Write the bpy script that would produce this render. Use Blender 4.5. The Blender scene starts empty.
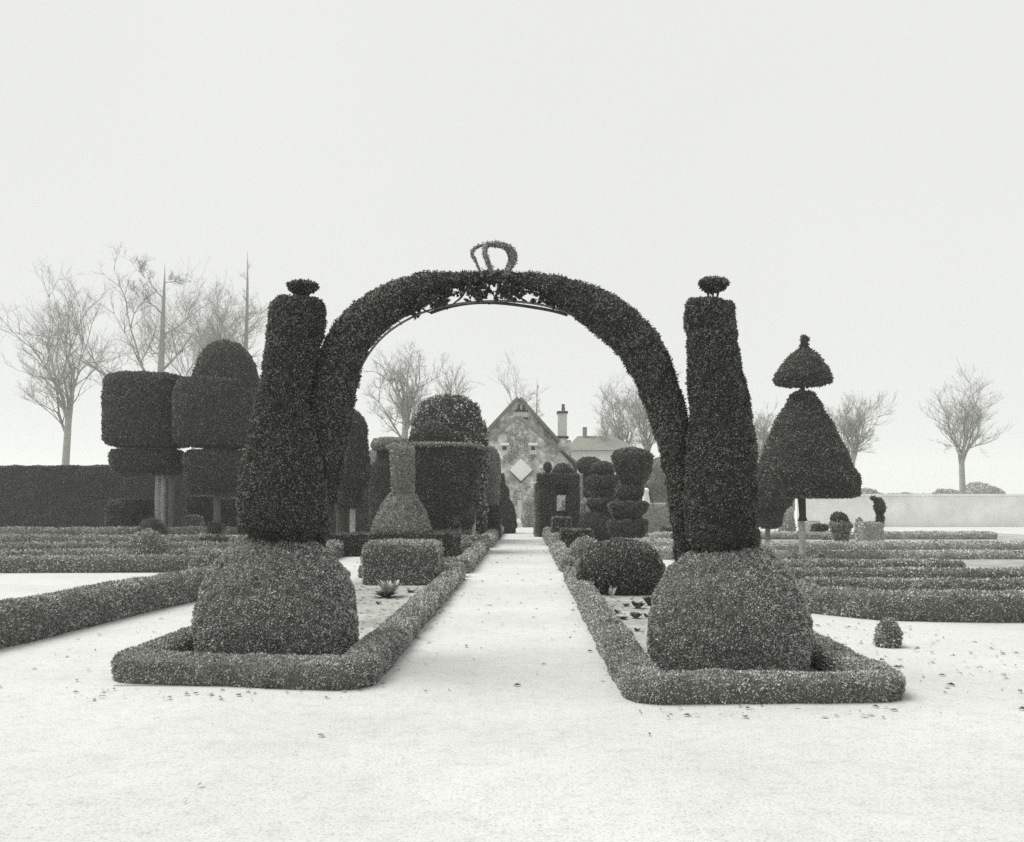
import bpy, math, random
import numpy as np
from mathutils import Vector, noise as mnoise

rng = np.random.default_rng(7)
random.seed(7)
scene = bpy.context.scene
R = math.radians

# ------------------------------------------------------------------ camera
F = 900.0                    # focal length in pixels of the 1024 wide frame
CX, HY, EYE = 528.0, 502.0, 1.6
cam_d = bpy.data.cameras.new("camera")
cam = bpy.data.objects.new("camera", cam_d)
scene.collection.objects.link(cam)
cam.location = (0, 0, EYE)
cam.rotation_euler = (R(90), 0, 0)
cam_d.sensor_width = 36.0
cam_d.lens = F / 1024.0 * 36.0
cam_d.shift_x = -(CX - 512.0) / 1024.0
cam_d.shift_y = (HY - 421.0) / 1024.0
cam_d.clip_start = 0.1
cam_d.clip_end = 5000
scene.camera = cam

# ------------------------------------------------------------------ sky, sun, exposure
SUN_EL, SUN_AZ = 60.0, -76.0         # azimuth measured from +Y (straight ahead) towards +X
world = bpy.data.worlds.new("World")
scene.world = world
world.use_nodes = True
wn, wl = world.node_tree.nodes, world.node_tree.links
for n in list(wn): wn.remove(n)
sky = wn.new('ShaderNodeTexSky'); sky.sky_type = 'NISHITA'; sky.sun_disc = False
sky.sun_elevation = R(SUN_EL); sky.sun_rotation = R(SUN_AZ)
sky.air_density = 1.0; sky.dust_density = 3.0; sky.ozone_density = 1.0
bw = wn.new('ShaderNodeRGBToBW')                     # the plate sees no colour
rngn = wn.new('ShaderNodeMapRange')                  # overcast: an even white layer of cloud
rngn.inputs['From Min'].default_value = 0.0; rngn.inputs['From Max'].default_value = 30.0
rngn.inputs['To Min'].default_value = 8.2; rngn.inputs['To Max'].default_value = 8.7
tcs = wn.new('ShaderNodeTexCoord'); cn = wn.new('ShaderNodeTexNoise')
cn.inputs['Scale'].default_value = 2.2; cn.inputs['Detail'].default_value = 5
cm = wn.new('ShaderNodeMapRange'); cm.inputs['To Min'].default_value = 0.955; cm.inputs['To Max'].default_value = 1.045
mul = wn.new('ShaderNodeMath'); mul.operation = 'MULTIPLY'
comb = wn.new('ShaderNodeMix'); comb.data_type = 'RGBA'; comb.blend_type = 'MULTIPLY'
comb.inputs[0].default_value = 1.0; comb.inputs[7].default_value = (0.985, 1.0, 0.975, 1)
bg = wn.new('ShaderNodeBackground'); bg.inputs['Strength'].default_value = 0.1
wo = wn.new('ShaderNodeOutputWorld')
wl.new(sky.outputs[0], bw.inputs[0]); wl.new(bw.outputs[0], rngn.inputs['Value'])
wl.new(tcs.outputs['Generated'], cn.inputs['Vector']); wl.new(cn.outputs['Fac'], cm.inputs['Value'])
wl.new(rngn.outputs[0], mul.inputs[0]); wl.new(cm.outputs[0], mul.inputs[1])
wl.new(mul.outputs[0], comb.inputs[6]); wl.new(comb.outputs[2], bg.inputs['Color'])
wl.new(bg.outputs[0], wo.inputs['Surface'])

sd = bpy.data.lights.new("sun", 'SUN')
sd.energy = 3.9; sd.angle = R(40); sd.color = (1.0, 0.985, 0.94)
sun = bpy.data.objects.new("sun", sd); scene.collection.objects.link(sun)
dirv = Vector((math.sin(R(SUN_AZ)) * math.cos(R(SUN_EL)), math.cos(R(SUN_AZ)) * math.cos(R(SUN_EL)), math.sin(R(SUN_EL))))
sun.rotation_euler = dirv.to_track_quat('Z', 'Y').to_euler()
sun.location = (-30, 30, 40)

scene.view_settings.view_transform = 'Standard'
scene.view_settings.look = 'None'
scene.view_settings.exposure = 0.0
scene.view_settings.gamma = 1
scene.view_settings.use_curve_mapping = False
scene.cycles.max_bounces = 6
scene.cycles.diffuse_bounces = 3
scene.cycles.glossy_bounces = 2
scene.cycles.transmission_bounces = 2
scene.cycles.volume_bounces = 1
scene.cycles.use_denoising = False

# ------------------------------------------------------------------ materials
def new_mat(name):
    m = bpy.data.materials.new(name); m.use_nodes = True
    nt = m.node_tree; b = nt.nodes['Principled BSDF']
    return m, nt, b
def tone(v):                      # warm olive grey of the plate, neutral towards white
    k = min(1.0, max(0.0, v / 0.55))
    return (v * (1.0 - 0.01 * k), v * (1.015 - 0.012 * k), v * (0.86 + 0.115 * k), 1)
def ramp_node(nt, stops):
    r = nt.nodes.new('ShaderNodeValToRGB')
    el = r.color_ramp.elements
    while len(el) < len(stops): el.new(0.5)
    for e, (p, v) in zip(el, stops): e.position = p; e.color = tone(v)
    return r
def noise_node(nt, scale, detail=4, rough=0.6, coord='Object'):
    tc = nt.nodes.new('ShaderNodeTexCoord'); n = nt.nodes.new('ShaderNodeTexNoise')
    n.inputs['Scale'].default_value = scale; n.inputs['Detail'].default_value = detail
    n.inputs['Roughness'].default_value = rough
    nt.links.new(tc.outputs[coord], n.inputs['Vector'])
    return n
def mix_mul(nt, a, b, fac=1.0):
    m = nt.nodes.new('ShaderNodeMix'); m.data_type = 'RGBA'; m.blend_type = 'MULTIPLY'
    m.inputs[0].default_value = fac
    nt.links.new(a, m.inputs[6]); nt.links.new(b, m.inputs[7])
    return m.outputs[2]
def bump(nt, b, h, strength=0.4, dist=0.02):
    bn = nt.nodes.new('ShaderNodeBump'); bn.inputs['Strength'].default_value = strength
    bn.inputs['Distance'].default_value = dist
    nt.links.new(h, bn.inputs['Height']); nt.links.new(bn.outputs['Normal'], b.inputs['Normal'])

def leaf_mat(name, lo, hi, patch=1.1):
    m, nt, b = new_mat(name)
    g = nt.nodes.new('ShaderNodeNewGeometry')
    r = ramp_node(nt, [(0.0, lo), (0.5, (lo + hi) * 0.45), (0.95, hi * 0.85), (1.0, hi)])
    nt.links.new(g.outputs['Random Per Island'], r.inputs['Fac'])
    n = noise_node(nt, patch, 5, 0.65, 'Object')
    r2 = nt.nodes.new('ShaderNodeMapRange'); r2.inputs['From Min'].default_value = 0.3; r2.inputs['From Max'].default_value = 0.7
    r2.inputs['To Min'].default_value = 0.6; r2.inputs['To Max'].default_value = 1.35
    nt.links.new(n.outputs['Fac'], r2.inputs['Value'])
    n3 = noise_node(nt, 15, 3, 0.6, 'Object')
    r3 = nt.nodes.new('ShaderNodeMapRange'); r3.inputs['From Min'].default_value = 0.35; r3.inputs['From Max'].default_value = 0.65
    r3.inputs['To Min'].default_value = 0.6; r3.inputs['To Max'].default_value = 1.35
    nt.links.new(n3.outputs['Fac'], r3.inputs['Value'])
    o = mix_mul(nt, r.outputs['Color'], r2.outputs[0])
    nt.links.new(mix_mul(nt, o, r3.outputs[0]), b.inputs['Base Color'])
    b.inputs['Roughness'].default_value = 0.65
    b.inputs['Specular IOR Level'].default_value = 0.3
    return m
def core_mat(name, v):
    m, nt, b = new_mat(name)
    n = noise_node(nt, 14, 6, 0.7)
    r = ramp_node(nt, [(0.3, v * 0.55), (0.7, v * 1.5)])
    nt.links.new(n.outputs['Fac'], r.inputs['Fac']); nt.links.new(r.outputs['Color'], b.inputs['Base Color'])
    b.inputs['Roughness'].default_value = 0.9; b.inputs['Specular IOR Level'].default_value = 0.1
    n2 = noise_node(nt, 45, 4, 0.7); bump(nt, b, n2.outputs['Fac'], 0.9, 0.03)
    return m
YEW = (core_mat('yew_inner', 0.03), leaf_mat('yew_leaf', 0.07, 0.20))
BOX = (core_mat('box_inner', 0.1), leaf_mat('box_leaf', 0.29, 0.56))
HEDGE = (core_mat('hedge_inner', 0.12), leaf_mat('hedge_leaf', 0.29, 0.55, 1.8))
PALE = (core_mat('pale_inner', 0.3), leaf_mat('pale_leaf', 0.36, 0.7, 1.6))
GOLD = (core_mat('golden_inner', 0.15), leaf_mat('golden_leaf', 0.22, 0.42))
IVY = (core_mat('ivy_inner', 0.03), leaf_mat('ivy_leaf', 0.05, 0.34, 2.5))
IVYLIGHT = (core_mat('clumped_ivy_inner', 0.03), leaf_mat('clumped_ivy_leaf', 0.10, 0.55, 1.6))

def simple(name, lo, hi, scale, rough=0.9, bs=0.4, bd=0.01, detail=6, p0=0.3, p1=0.7):
    m, nt, b = new_mat(name)
    n = noise_node(nt, scale, detail, 0.65)
    r = ramp_node(nt, [(p0, lo), (p1, hi)])
    nt.links.new(n.outputs['Fac'], r.inputs['Fac']); nt.links.new(r.outputs['Color'], b.inputs['Base Color'])
    b.inputs['Roughness'].default_value = rough; b.inputs['Specular IOR Level'].default_value = 0.2
    bump(nt, b, n.outputs['Fac'], bs, bd)
    return m
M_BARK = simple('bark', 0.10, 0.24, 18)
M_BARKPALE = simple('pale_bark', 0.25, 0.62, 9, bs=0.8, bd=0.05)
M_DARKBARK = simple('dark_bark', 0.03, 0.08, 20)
M_HAZEBARK = simple('haze_pale_bark', 0.24, 0.42, 5)  # distance haze is put into the lightened bark of the far trees
M_WIRE = simple('weathered_wire', 0.10, 0.2, 30)
M_ROOF = simple('slate_roof', 0.14, 0.26, 6)
M_WHITEWALL = simple('limewash_and_haze_white', 0.68, 0.88, 0.9, bs=0.3, bd=0.05, detail=9)  # outbuilding limewash; on the garden wall it paints haze and overexposure
M_TRIM = simple('pale_stone_trim', 0.50, 0.68, 4, bs=0.15)
M_GREYTRIM = simple('grey_stone_trim', 0.22, 0.34, 4, bs=0.15)
M_DARK = simple('dark_iron', 0.03, 0.06, 10)
M_PANE = simple('window_pane', 0.03, 0.06, 3, rough=0.15, bs=0.02)
M_WHITE = simple('white_paint', 0.84, 0.90, 2, bs=0.05)
M_POT = simple('clay_pot', 0.10, 0.17, 8)

def stone_mat():
    m, nt, b = new_mat('rubble_stone')
    tc = nt.nodes.new('ShaderNodeTexCoord')
    v = nt.nodes.new('ShaderNodeTexVoronoi'); v.inputs['Scale'].default_value = 3.2
    nt.links.new(tc.outputs['Object'], v.inputs['Vector'])
    n = noise_node(nt, 0.9, 8, 0.75)
    r = ramp_node(nt, [(0.36, 0.18), (0.5, 0.48), (0.60, 0.78)])
    nt.links.new(n.outputs['Fac'], r.inputs['Fac'])
    bwn = nt.nodes.new('ShaderNodeRGBToBW'); nt.links.new(v.outputs['Color'], bwn.inputs[0])
    mr = nt.nodes.new('ShaderNodeMapRange'); mr.inputs['To Min'].default_value = 0.65; mr.inputs['To Max'].default_value = 1.3
    nt.links.new(bwn.outputs[0], mr.inputs['Value'])
    nt.links.new(mix_mul(nt, r.outputs['Color'], mr.outputs[0]), b.inputs['Base Color'])
    b.inputs['Roughness'].default_value = 0.95
    bump(nt, b, v.outputs['Distance'], 0.5, 0.04)
    return m
M_STONE = stone_mat()

def gravel_mat(name, base, dark, speck=0.5, big=0.35):
    m, nt, b = new_mat(name)
    n1 = noise_node(nt, 55, 3, 0.7); n2 = noise_node(nt, big, 8, 0.68); n3 = noise_node(nt, 7, 6, 0.75)
    r1 = ramp_node(nt, [(0.30, base * (1 - speck)), (0.5, base)]); nt.links.new(n1.outputs['Fac'], r1.inputs['Fac'])
    mr = nt.nodes.new('ShaderNodeMapRange'); mr.inputs['From Min'].default_value = 0.3; mr.inputs['From Max'].default_value = 0.6
    mr.inputs['To Min'].default_value = dark / base; mr.inputs['To Max'].default_value = 1.0
    nt.links.new(n2.outputs['Fac'], mr.inputs['Value'])
    mr3 = nt.nodes.new('ShaderNodeMapRange'); mr3.inputs['From Min'].default_value = 0.3; mr3.inputs['From Max'].default_value = 0.5
    mr3.inputs['To Min'].default_value = 1 - speck * 0.45; mr3.inputs['To Max'].default_value = 1.0
    nt.links.new(n3.outputs['Fac'], mr3.inputs['Value'])
    o = mix_mul(nt, r1.outputs['Color'], mr.outputs[0])
    nt.links.new(mix_mul(nt, o, mr3.outputs[0]), b.inputs['Base Color'])
    b.inputs['Roughness'].default_value = 0.95; b.inputs['Specular IOR Level'].default_value = 0.2
    bump(nt, b, n1.outputs['Fac'], 0.5, 0.012)
    return m
M_PATH = gravel_mat('pale_gravel', 0.55, 0.45, 0.34)
M_SIDEPATH = gravel_mat('pale_side_gravel', 0.60, 0.52, 0.16)
M_SOIL = gravel_mat('frosty_soil', 0.43, 0.2, 0.6, 0.9)
M_FIELD = gravel_mat('winter_field', 0.50, 0.36, 0.4, 0.05)

# ------------------------------------------------------------------ mesh tools
def Z(py, d): return EYE - (py - HY) / F * d
def X(px, d): return (px - CX) / F * d
def W(px, d): return px / F * d
def G(px, py):
    d = F * EYE / (py - HY)
    return (X(px, d), d)

class Acc:
    """collects vertices and faces (3 or 4 corners) for one mesh, each face with a material slot"""
    def __init__(s): s.v = []; s.f = []; s.m = []; s.n = 0
    def add(s, v, f, slot=0):
        v = np.asarray(v, dtype=np.float64).reshape(-1, 3)
        s.v.append(v)
        for q in f: s.f.append(tuple(int(i) + s.n for i in q)); s.m.append(slot)
        s.n += len(v)
    def verts(s): return np.concatenate(s.v) if s.v else np.zeros((0, 3))
    def box(s, x0, x1, y0, y1, z0, z1, slot=0):
        v = [(x0,y0,z0),(x1,y0,z0),(x1,y1,z0),(x0,y1,z0),(x0,y0,z1),(x1,y0,z1),(x1,y1,z1),(x0,y1,z1)]
        s.add(v, [(0,3,2,1),(4,5,6,7),(0,1,5,4),(1,2,6,5),(2,3,7,6),(3,0,4,7)], slot)
        return s
    def prism(s, poly, y0, y1, slot=0):
        """poly: (x, z) corners counter-clockwise seen from the front; extruded from y0 back to y1"""
        n = len(poly)
        v = [(x, y0, z) for x, z in poly] + [(x, y1, z) for x, z in poly]
        f = [tuple(range(n)), tuple(range(2*n-1, n-1, -1))] + [(i, i+n, (i+1) % n + n, (i+1) % n) for i in range(n)]
        s.add(v, f, slot)
        return s
    def tube(s, pts, radii, seg=8, slot=0):
        pts = np.asarray(pts, float); n = len(pts)
        tg = np.gradient(pts, axis=0); tg /= np.linalg.norm(tg, axis=1)[:, None] + 1e-9
        ref = np.array([0, 0, 1.0]) if abs(tg[0][2]) < 0.9 else np.array([0, 1.0, 0])
        V = []
        for i in range(n):
            a = np.cross(tg[i], ref); a /= np.linalg.norm(a) + 1e-9
            b = np.cross(a, tg[i]); ref = b
            for k in range(seg):
                t = 2 * math.pi * k / seg
                V.append(pts[i] + radii[i] * (a * math.cos(t) + b * math.sin(t)))
        f = [(i*seg+k, i*seg+(k+1) % seg, (i+1)*seg+(k+1) % seg, (i+1)*seg+k) for i in range(n-1) for k in range(seg)]
        c0 = len(V); V.append(pts[0]); V.append(pts[-1])
        f += [(c0, (k+1) % seg, k) for k in range(seg)] + [(c0+1, (n-1)*seg+k, (n-1)*seg+(k+1) % seg) for k in range(seg)]
        s.add(V, f, slot)
        return s

def roughen(V, amp, scale, amp2=0.0, scale2=6.0):
    out = V.copy()
    for i, p in enumerate(V):
        q = Vector(p)
        d = mnoise.noise_vector(q * scale) * amp
        if amp2: d += mnoise.noise_vector(q * scale2 + Vector((7, 3, 1))) * amp2
        if amp: d += mnoise.noise_vector(q * 14.0 + Vector((1, 9, 4))) * min(0.028, amp)
        out[i] += d
    return out

def make_leaves(V, F_, size, cover=1.6, spread=0.8, floor_z=None):
    """leaf sprigs scattered over a surface; size and density follow the distance from the path"""
    tri = []
    for q in F_:
        for k in range(1, len(q) - 1): tri.append((q[0], q[k], q[k+1]))
    tri = np.array(tri); A, B, C_ = V[tri[:, 0]], V[tri[:, 1]], V[tri[:, 2]]
    nn = np.cross(B - A, C_ - A); ar = np.linalg.norm(nn, axis=1) / 2
    nn = nn / (2 * ar[:, None] + 1e-12)
    cen = (A + B + C_) / 3
    d = np.maximum(4.0, np.linalg.norm(cen - np.array([0, 0, EYE]), axis=1))
    s = np.clip(d * 0.0026, 0.021, 0.075) * size
    dens = cover / (s * s * 0.42)
    cnt = rng.poisson(ar * dens)
    idx = np.repeat(np.arange(len(tri)), cnt)
    N = len(idx)
    if N == 0: return np.zeros((0, 3)), []
    u, v = rng.random(N), rng.random(N); fl = u + v > 1; u[fl] = 1 - u[fl]; v[fl] = 1 - v[fl]
    P = A[idx] + (B[idx] - A[idx]) * u[:, None] + (C_[idx] - A[idx]) * v[:, None]
    n = nn[idx]; s = s[idx] * rng.uniform(0.55, 1.35, N)
    dr = n * 0.30 + rng.normal(0, spread, (N, 3)) * 0.62 + np.array([0, 0, 0.15])
    dr /= np.linalg.norm(dr, axis=1)[:, None]
    sd = np.cross(dr, rng.normal(0, 1, (N, 3))); sd /= np.linalg.norm(sd, axis=1)[:, None] + 1e-9
    P = P - n * (s * 0.12)[:, None]
    sd = np.cross(dr, n + rng.normal(0, 0.55, (N, 3))); sd /= np.linalg.norm(sd, axis=1)[:, None] + 1e-9
    L = (dr * s[:, None]); Wd = sd * (s * 0.27)[:, None]
    quad = np.stack([P, P + L * 0.5 + Wd, P + L, P + L * 0.5 - Wd], axis=1)
    if floor_z is not None: quad[:, :, 2] = np.maximum(quad[:, :, 2], floor_z)
    return quad.reshape(-1, 3), N

def link(ob, parent=None):
    scene.collection.objects.link(ob)
    if parent is not None: ob.parent = parent
    return ob

def build(name, acc, mats, parent=None, origin=None, leaves=None, smooth=True, rough=None):
    """ONE mesh object from an Acc; leaves = dict(size, cover, spread) adds sprigs in slot 1"""
    V = acc.verts()
    if rough: V = roughen(V, *rough)
    nb = len(V)
    if origin is None:
        if parent is not None: origin = tuple(parent.location)
        else:
            lo, hi = V.min(0), V.max(0); origin = ((lo[0]+hi[0])/2, (lo[1]+hi[1])/2, lo[2])
    me = bpy.data.meshes.new(name)
    lens = np.array([len(f) for f in acc.f], dtype=np.int64)
    flat = np.array([i for f in acc.f for i in f], dtype=np.int64)
    slots = np.array(acc.m, dtype=np.int64)
    if leaves is not None:
        LV, N = make_leaves(V, acc.f, **leaves)
        if N:
            V = np.concatenate([V, LV])
            flat = np.concatenate([flat, np.arange(N * 4) + nb]); lens = np.concatenate([lens, np.full(N, 4)])
            slots = np.concatenate([slots, np.full(N, 1)])
    V = V - np.array(origin)
    me.vertices.add(len(V)); me.vertices.foreach_set('co', V.astype(np.float32).ravel())
    me.loops.add(len(flat)); me.loops.foreach_set('vertex_index', flat.astype(np.int32))
    me.polygons.add(len(lens))
    st = np.concatenate([[0], np.cumsum(lens)[:-1]])
    me.polygons.foreach_set('loop_start', st.astype(np.int32))
    me.polygons.foreach_set('material_index', slots.astype(np.int32))
    me.polygons.foreach_set('use_smooth', np.full(len(lens), smooth))
    me.update(calc_edges=True); me.validate()
    for m in (mats if isinstance(mats, (tuple, list)) else (mats,)): me.materials.append(m)
    ob = bpy.data.objects.new(name, me)
    link(ob, parent)
    if parent is None: ob.location = origin
    else: ob.location = np.array(origin) - np.array(parent.matrix_local.translation if False else parent.location)
    return ob

def thing(name, label, cat, loc, group=None):
    o = bpy.data.objects.new(name, None); o.location = loc; o.empty_display_size = 0.3
    link(o); o['label'] = label; o['category'] = cat
    if group: o['group'] = group
    return o
def tag(o, label, cat, group=None):
    o['label'] = label; o['category'] = cat
    if group: o['group'] = group
    return o
def struct(o, kind='structure'): o['kind'] = kind; return o

def loft(rows, d, seg=40, power=2.0, depth=1.0, step=None, tilt=0.0, twist=0.0):
    """solid of round (power 2) or squarish (power > 2) sections from outline rows (x_left, x_right, y) in px at distance d"""
    pts = []
    for xl, xr, y in rows:
        pts.append((X((xl + xr) / 2, d), max(0.004, W((xr - xl) / 2, d)), Z(y, d)))
    return loft_m(pts, d, seg, power, depth, step, twist)
def loft_m(pts, yc, seg=40, power=2.0, depth=1.0, step=None, twist=0.0):
    """pts: (x centre, half width, z) top to bottom, in metres"""
    if pts[0][2] < pts[-1][2]: pts = pts[::-1]
    if step is None: step = max(0.04, pts[0][1] * 0 + yc * 0.0055)
    rs = [pts[0]]
    for a, b in zip(pts[:-1], pts[1:]):
        L = math.dist(a, b); n = max(1, int(L / step))
        for k in range(1, n + 1):
            t = k / n; rs.append(tuple(a[j] + (b[j] - a[j]) * t for j in range(3)))
    V, Fc = [], []
    for cx, r, z in rs:
        for k in range(seg):
            t = 2 * math.pi * k / seg + twist
            c, s_ = math.cos(t), math.sin(t)
            V.append((cx + r * math.copysign(abs(c) ** (2 / power), c), yc + r * depth * math.copysign(abs(s_) ** (2 / power), s_), z))
    n = len(rs)
    for i in range(n - 1):
        for k in range(seg):
            Fc.append((i*seg+k, (i+1)*seg+k, (i+1)*seg+(k+1) % seg, i*seg+(k+1) % seg))
    t0 = len(V); V.append((rs[0][0], yc, rs[0][2])); V.append((rs[-1][0], yc, rs[-1][2]))
    Fc += [(t0, k, (k+1) % seg) for k in range(seg)]
    Fc += [(t0+1, (n-1)*seg+(k+1) % seg, (n-1)*seg+k) for k in range(seg)]
    a = Acc(); a.add(V, Fc); return a

def dome_rows(cx, hw, ytop, ybot, flat=0.0, n=10, base=1.0, p=2.0):
    """rows of a rounded mound; base < 1 tucks the foot in"""
    out = []
    for i in range(n + 1):
        t = i / n                       # 0 top .. 1 widest
        w = (1 - (1 - t) ** p) ** (1 / p)
        out.append((cx - hw * max(w, 0.04), cx + hw * max(w, 0.04), ytop + (ybot - ytop) * t * (1 - flat)))
    if flat: out.append((cx - hw * base, cx + hw * base, ybot))
    return out

def foliage(name, acc, mats, parent=None, size=1.0, cover=1.5, spread=0.8, amp=None, origin=None, d=10):
    amp = amp if amp is not None else 0.0008 * d + 0.016
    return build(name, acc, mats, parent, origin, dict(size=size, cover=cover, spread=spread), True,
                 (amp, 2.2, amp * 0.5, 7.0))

def trunk(name, parent, x, y, z0, z1, r0, r1, mat, lean=(0, 0), wob=0.15):
    n = 7; pts, rr = [], []
    for i in range(n):
        t = i / (n - 1)
        pts.append((x + lean[0] * t + r0 * wob * math.sin(3 * t + x), y + lean[1] * t, z0 + (z1 - z0) * t))
        rr.append((r0 + (r1 - r0) * t) * (1.0 + 0.5 * max(0, 0.15 - t) / 0.15))
    return build(name, Acc().tube(pts, rr, 9), mat, parent)

def hedge_mesh(path, w, h, closed=False, wave=0.02, step=0.12, h2=None):
    """clipped hedge: rounded section swept along ground points (x, y)"""
    P = [Vector((x, y, 0)) for x, y in path]
    pts = [P[0]]
    segs = list(zip(P[:-1], P[1:])) + ([(P[-1], P[0])] if closed else [])
    for a, b in segs:
        L = (b - a).length; n = max(1, int(L / step))
        for k in range(1, n + 1): pts.append(a.lerp(b, k / n))
    if closed: pts.pop()
    n = len(pts)
    # soften corners
    for _ in range(2):
        q = list(pts)
        for i in range(n):
            if closed or 0 < i < n - 1: q[i] = pts[i] * 0.5 + (pts[(i-1) % n] + pts[(i+1) % n]) * 0.25
        pts = q
    sec = [(-0.46, -0.02), (-0.5, 0.3), (-0.5, 0.62), (-0.44, 0.85), (-0.28, 0.98), (0, 1.03), (0.28, 0.98), (0.44, 0.85), (0.5, 0.62), (0.5, 0.3), (0.46, -0.02)]
    m = len(sec); V, Fc = [], []
    for i, p in enumerate(pts):
        a = pts[(i-1) % n] if (closed or i) else p; b = pts[(i+1) % n] if (closed or i < n-1) else p
        t = (b - a).normalized(); nr = Vector((-t.y, t.x, 0))
        end = 1.0
        if not closed:
            e = min((p - pts[0]).length, (p - pts[-1]).length) / (w * 0.45)
            if e < 1: end = math.sqrt(max(0.0, 1 - (1 - e) ** 2)) * 0.55 + 0.45
        f = 1 + wave * 2.5 * mnoise.noise(p * 0.9); hh = h * (1 + wave * 3 * mnoise.noise(p * 0.6 + Vector((5, 0, 0)))) * (0.75 + 0.25 * end)
        for sx, sz in sec:
            q = p + nr * (sx * w * f * end); V.append((q.x, q.y, sz * hh))
    rows = n if closed else n - 1
    for i in range(rows):
        j = (i + 1) % n
        for k in range(m - 1): Fc.append((i*m+k, i*m+k+1, j*m+k+1, j*m+k))
    if not closed:
        Fc.append(tuple(range(m - 1, -1, -1))); Fc.append(tuple((n-1)*m + k for k in range(m)))
    # make the normals point outwards
    acc = Acc(); acc.add(V, [tuple(reversed(f)) for f in Fc]) if False else acc.add(V, Fc)
    VV = acc.verts(); f0 = Fc[(m-1)*(rows//2) + 4]
    nz = np.cross(VV[f0[1]] - VV[f0[0]], VV[f0[2]] - VV[f0[0]])[2]
    if nz < 0: acc.f = [tuple(reversed(f)) for f in acc.f]
    return acc
def hedge(label, path, w=0.38, h=0.3, closed=False, mats=None, group='low clipped hedges edging the beds', size=1.0, cover=1.5):
    d = min(math.hypot(*p) for p in path)
    acc = hedge_mesh(path, w, h, closed, step=max(0.1, d * 0.008))
    o = foliage('box_hedge', acc, mats or HEDGE, None, size=size, cover=cover, amp=0.02 + 0.0006 * d)
    return tag(o, label, 'hedge', group)

def sheet(name, polys, z, mat, kind='structure'):
    a = Acc()
    for x0, x1, y0, y1 in polys: a.add([(x0,y0,z),(x1,y0,z),(x1,y1,z),(x0,y1,z)], [(0,1,2,3)])
    o = build(name, a, mat, None, (0, 0, 0), smooth=False)
    return struct(o, kind)

# ------------------------------------------------------------------ the ground
PL, PR = -1.30, 0.74                                 # edges of the straight path
sheet('ground', [(-400, 400, -60, 700)], 0.0, M_FIELD)
sheet('gravel_yard', [(-60, PL, -30, 57.5), (PR, 60, -30, 57.5), (PL, PR, -30, 7.3)], 0.004, M_PATH)
sheet('gravel_path', [(PL, PR, 7.3, 57.5)], 0.004, M_PATH)
sheet('bed_soil', [(-3.6, PL - 0.2, 7.8, 18.8), (-3.5, PL - 0.2, 20.2, 46), (PR + 0.2, 2.9, 7.3, 19.2), (PR + 0.2, 3.4, 20.0, 46), (-24, -5.7, 20.3, 46), (3.9, 24, 13.2, 46)], 0.008, M_SOIL)

# ------------------------------------------------------------------ the stone house at the end of the path
HD = 60.0
hx = lambda px, d=HD: X(px, d)
house = thing('stone_house', 'gabled rubble stone house with ivy and diamond panel at the end of the path', 'house', (hx(521), HD, 0))
# rear, taller gable
rear = [(hx(478, 64), 0), (hx(556, 64), 0), (hx(556, 64), Z(441, 64)), (hx(519, 64), Z(399, 64)), (hx(478, 64), Z(443, 64))]
build('wall', Acc().prism(rear, 64, 73), M_STONE, house, smooth=False)
front = [(hx(462), 0), (hx(577), 0), (hx(577), Z(466, HD)), (hx(561), Z(452, HD)), (hx(545), Z(441, HD)), (hx(518), Z(418, HD)), (hx(480), Z(450, HD)), (hx(462), Z(466, HD))]
fw = build('wall', Acc().prism(front, HD, 63.9), M_STONE, house, smooth=False)
fw['label'] = 'front gable wall patched with ivy'
def roof_slab(x0, z0, x1, z1, y0, y1, t=0.22):
    L = math.hypot(x1 - x0, z1 - z0); nx, nz = -(z1 - z0) / L * t, (x1 - x0) / L * t
    if nz < 0: nx, nz = -nx, -nz
    s_ = 1 if x1 > x0 else -1
    poly = [(x0, z0), (x1, z1), (x1 + nx, z1 + nz), (x0 + nx, z0 + nz)]
    if s_ < 0: poly = poly[::-1]
    return Acc().prism(poly, y0, y1)
r64 = lambda a, b, c, e, y0, y1, D: roof_slab(hx(a, D), Z(b, D) + 0.02, hx(c, D), Z(e, D) + 0.02, y0, y1)
build('roof', r64(476, 445.5, 519, 399.5, 63.7, 73.2, 64), M_ROOF, house, smooth=False)
build('roof', r64(519, 399.5, 558, 443, 63.7, 73.2, 64), M_ROOF, house, smooth=False)
build('roof', r64(480, 450, 518, 418.2, 59.9, 63.6, HD), M_GREYTRIM, house, smooth=False)
build('roof', r64(518, 418.2, 545, 441, 59.9, 63.6, HD), M_GREYTRIM, house, smooth=False)
build('roof', r64(460, 467.5, 480, 450, 59.75, 63.6, HD), M_ROOF, house, smooth=False)
build('roof', r64(545, 441, 578, 467, 59.75, 63.6, HD), M_ROOF, house, smooth=False)
def chimney(x0, x1, ybase, ytop, D, bands, pots, pot_y, mat):
    a = Acc().box(hx(x0, D), hx(x1, D), D - 0.02, D + 0.9, Z(ybase, D), Z(ytop, D))
    st = build('chimney', a, mat, house, smooth=False)
    for by, bh, ex in bands:
        b = Acc().box(hx(x0 - ex, D), hx(x1 + ex, D), D - 0.12, D + 1.0, Z(by, D), Z(by - bh, D))
        c = build('chimney_band', b, M_DARK, st, (0, 0, 0), smooth=False)
        c.location = -np.array(house.location)
    for px in pots:
        p = loft_m([(hx(px, D), 0.10, Z(pot_y, D)), (hx(px, D), 0.13, Z(pot_y + 1, D)), (hx(px, D), 0.10, Z(pot_y + 1.6, D)), (hx(px, D), 0.14, Z(ytop - 1, D))], D + 0.45, 12)
        c = build('chimney_pot', p, M_POT, st, (0, 0, 0)); c.location = -np.array(house.location)
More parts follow.
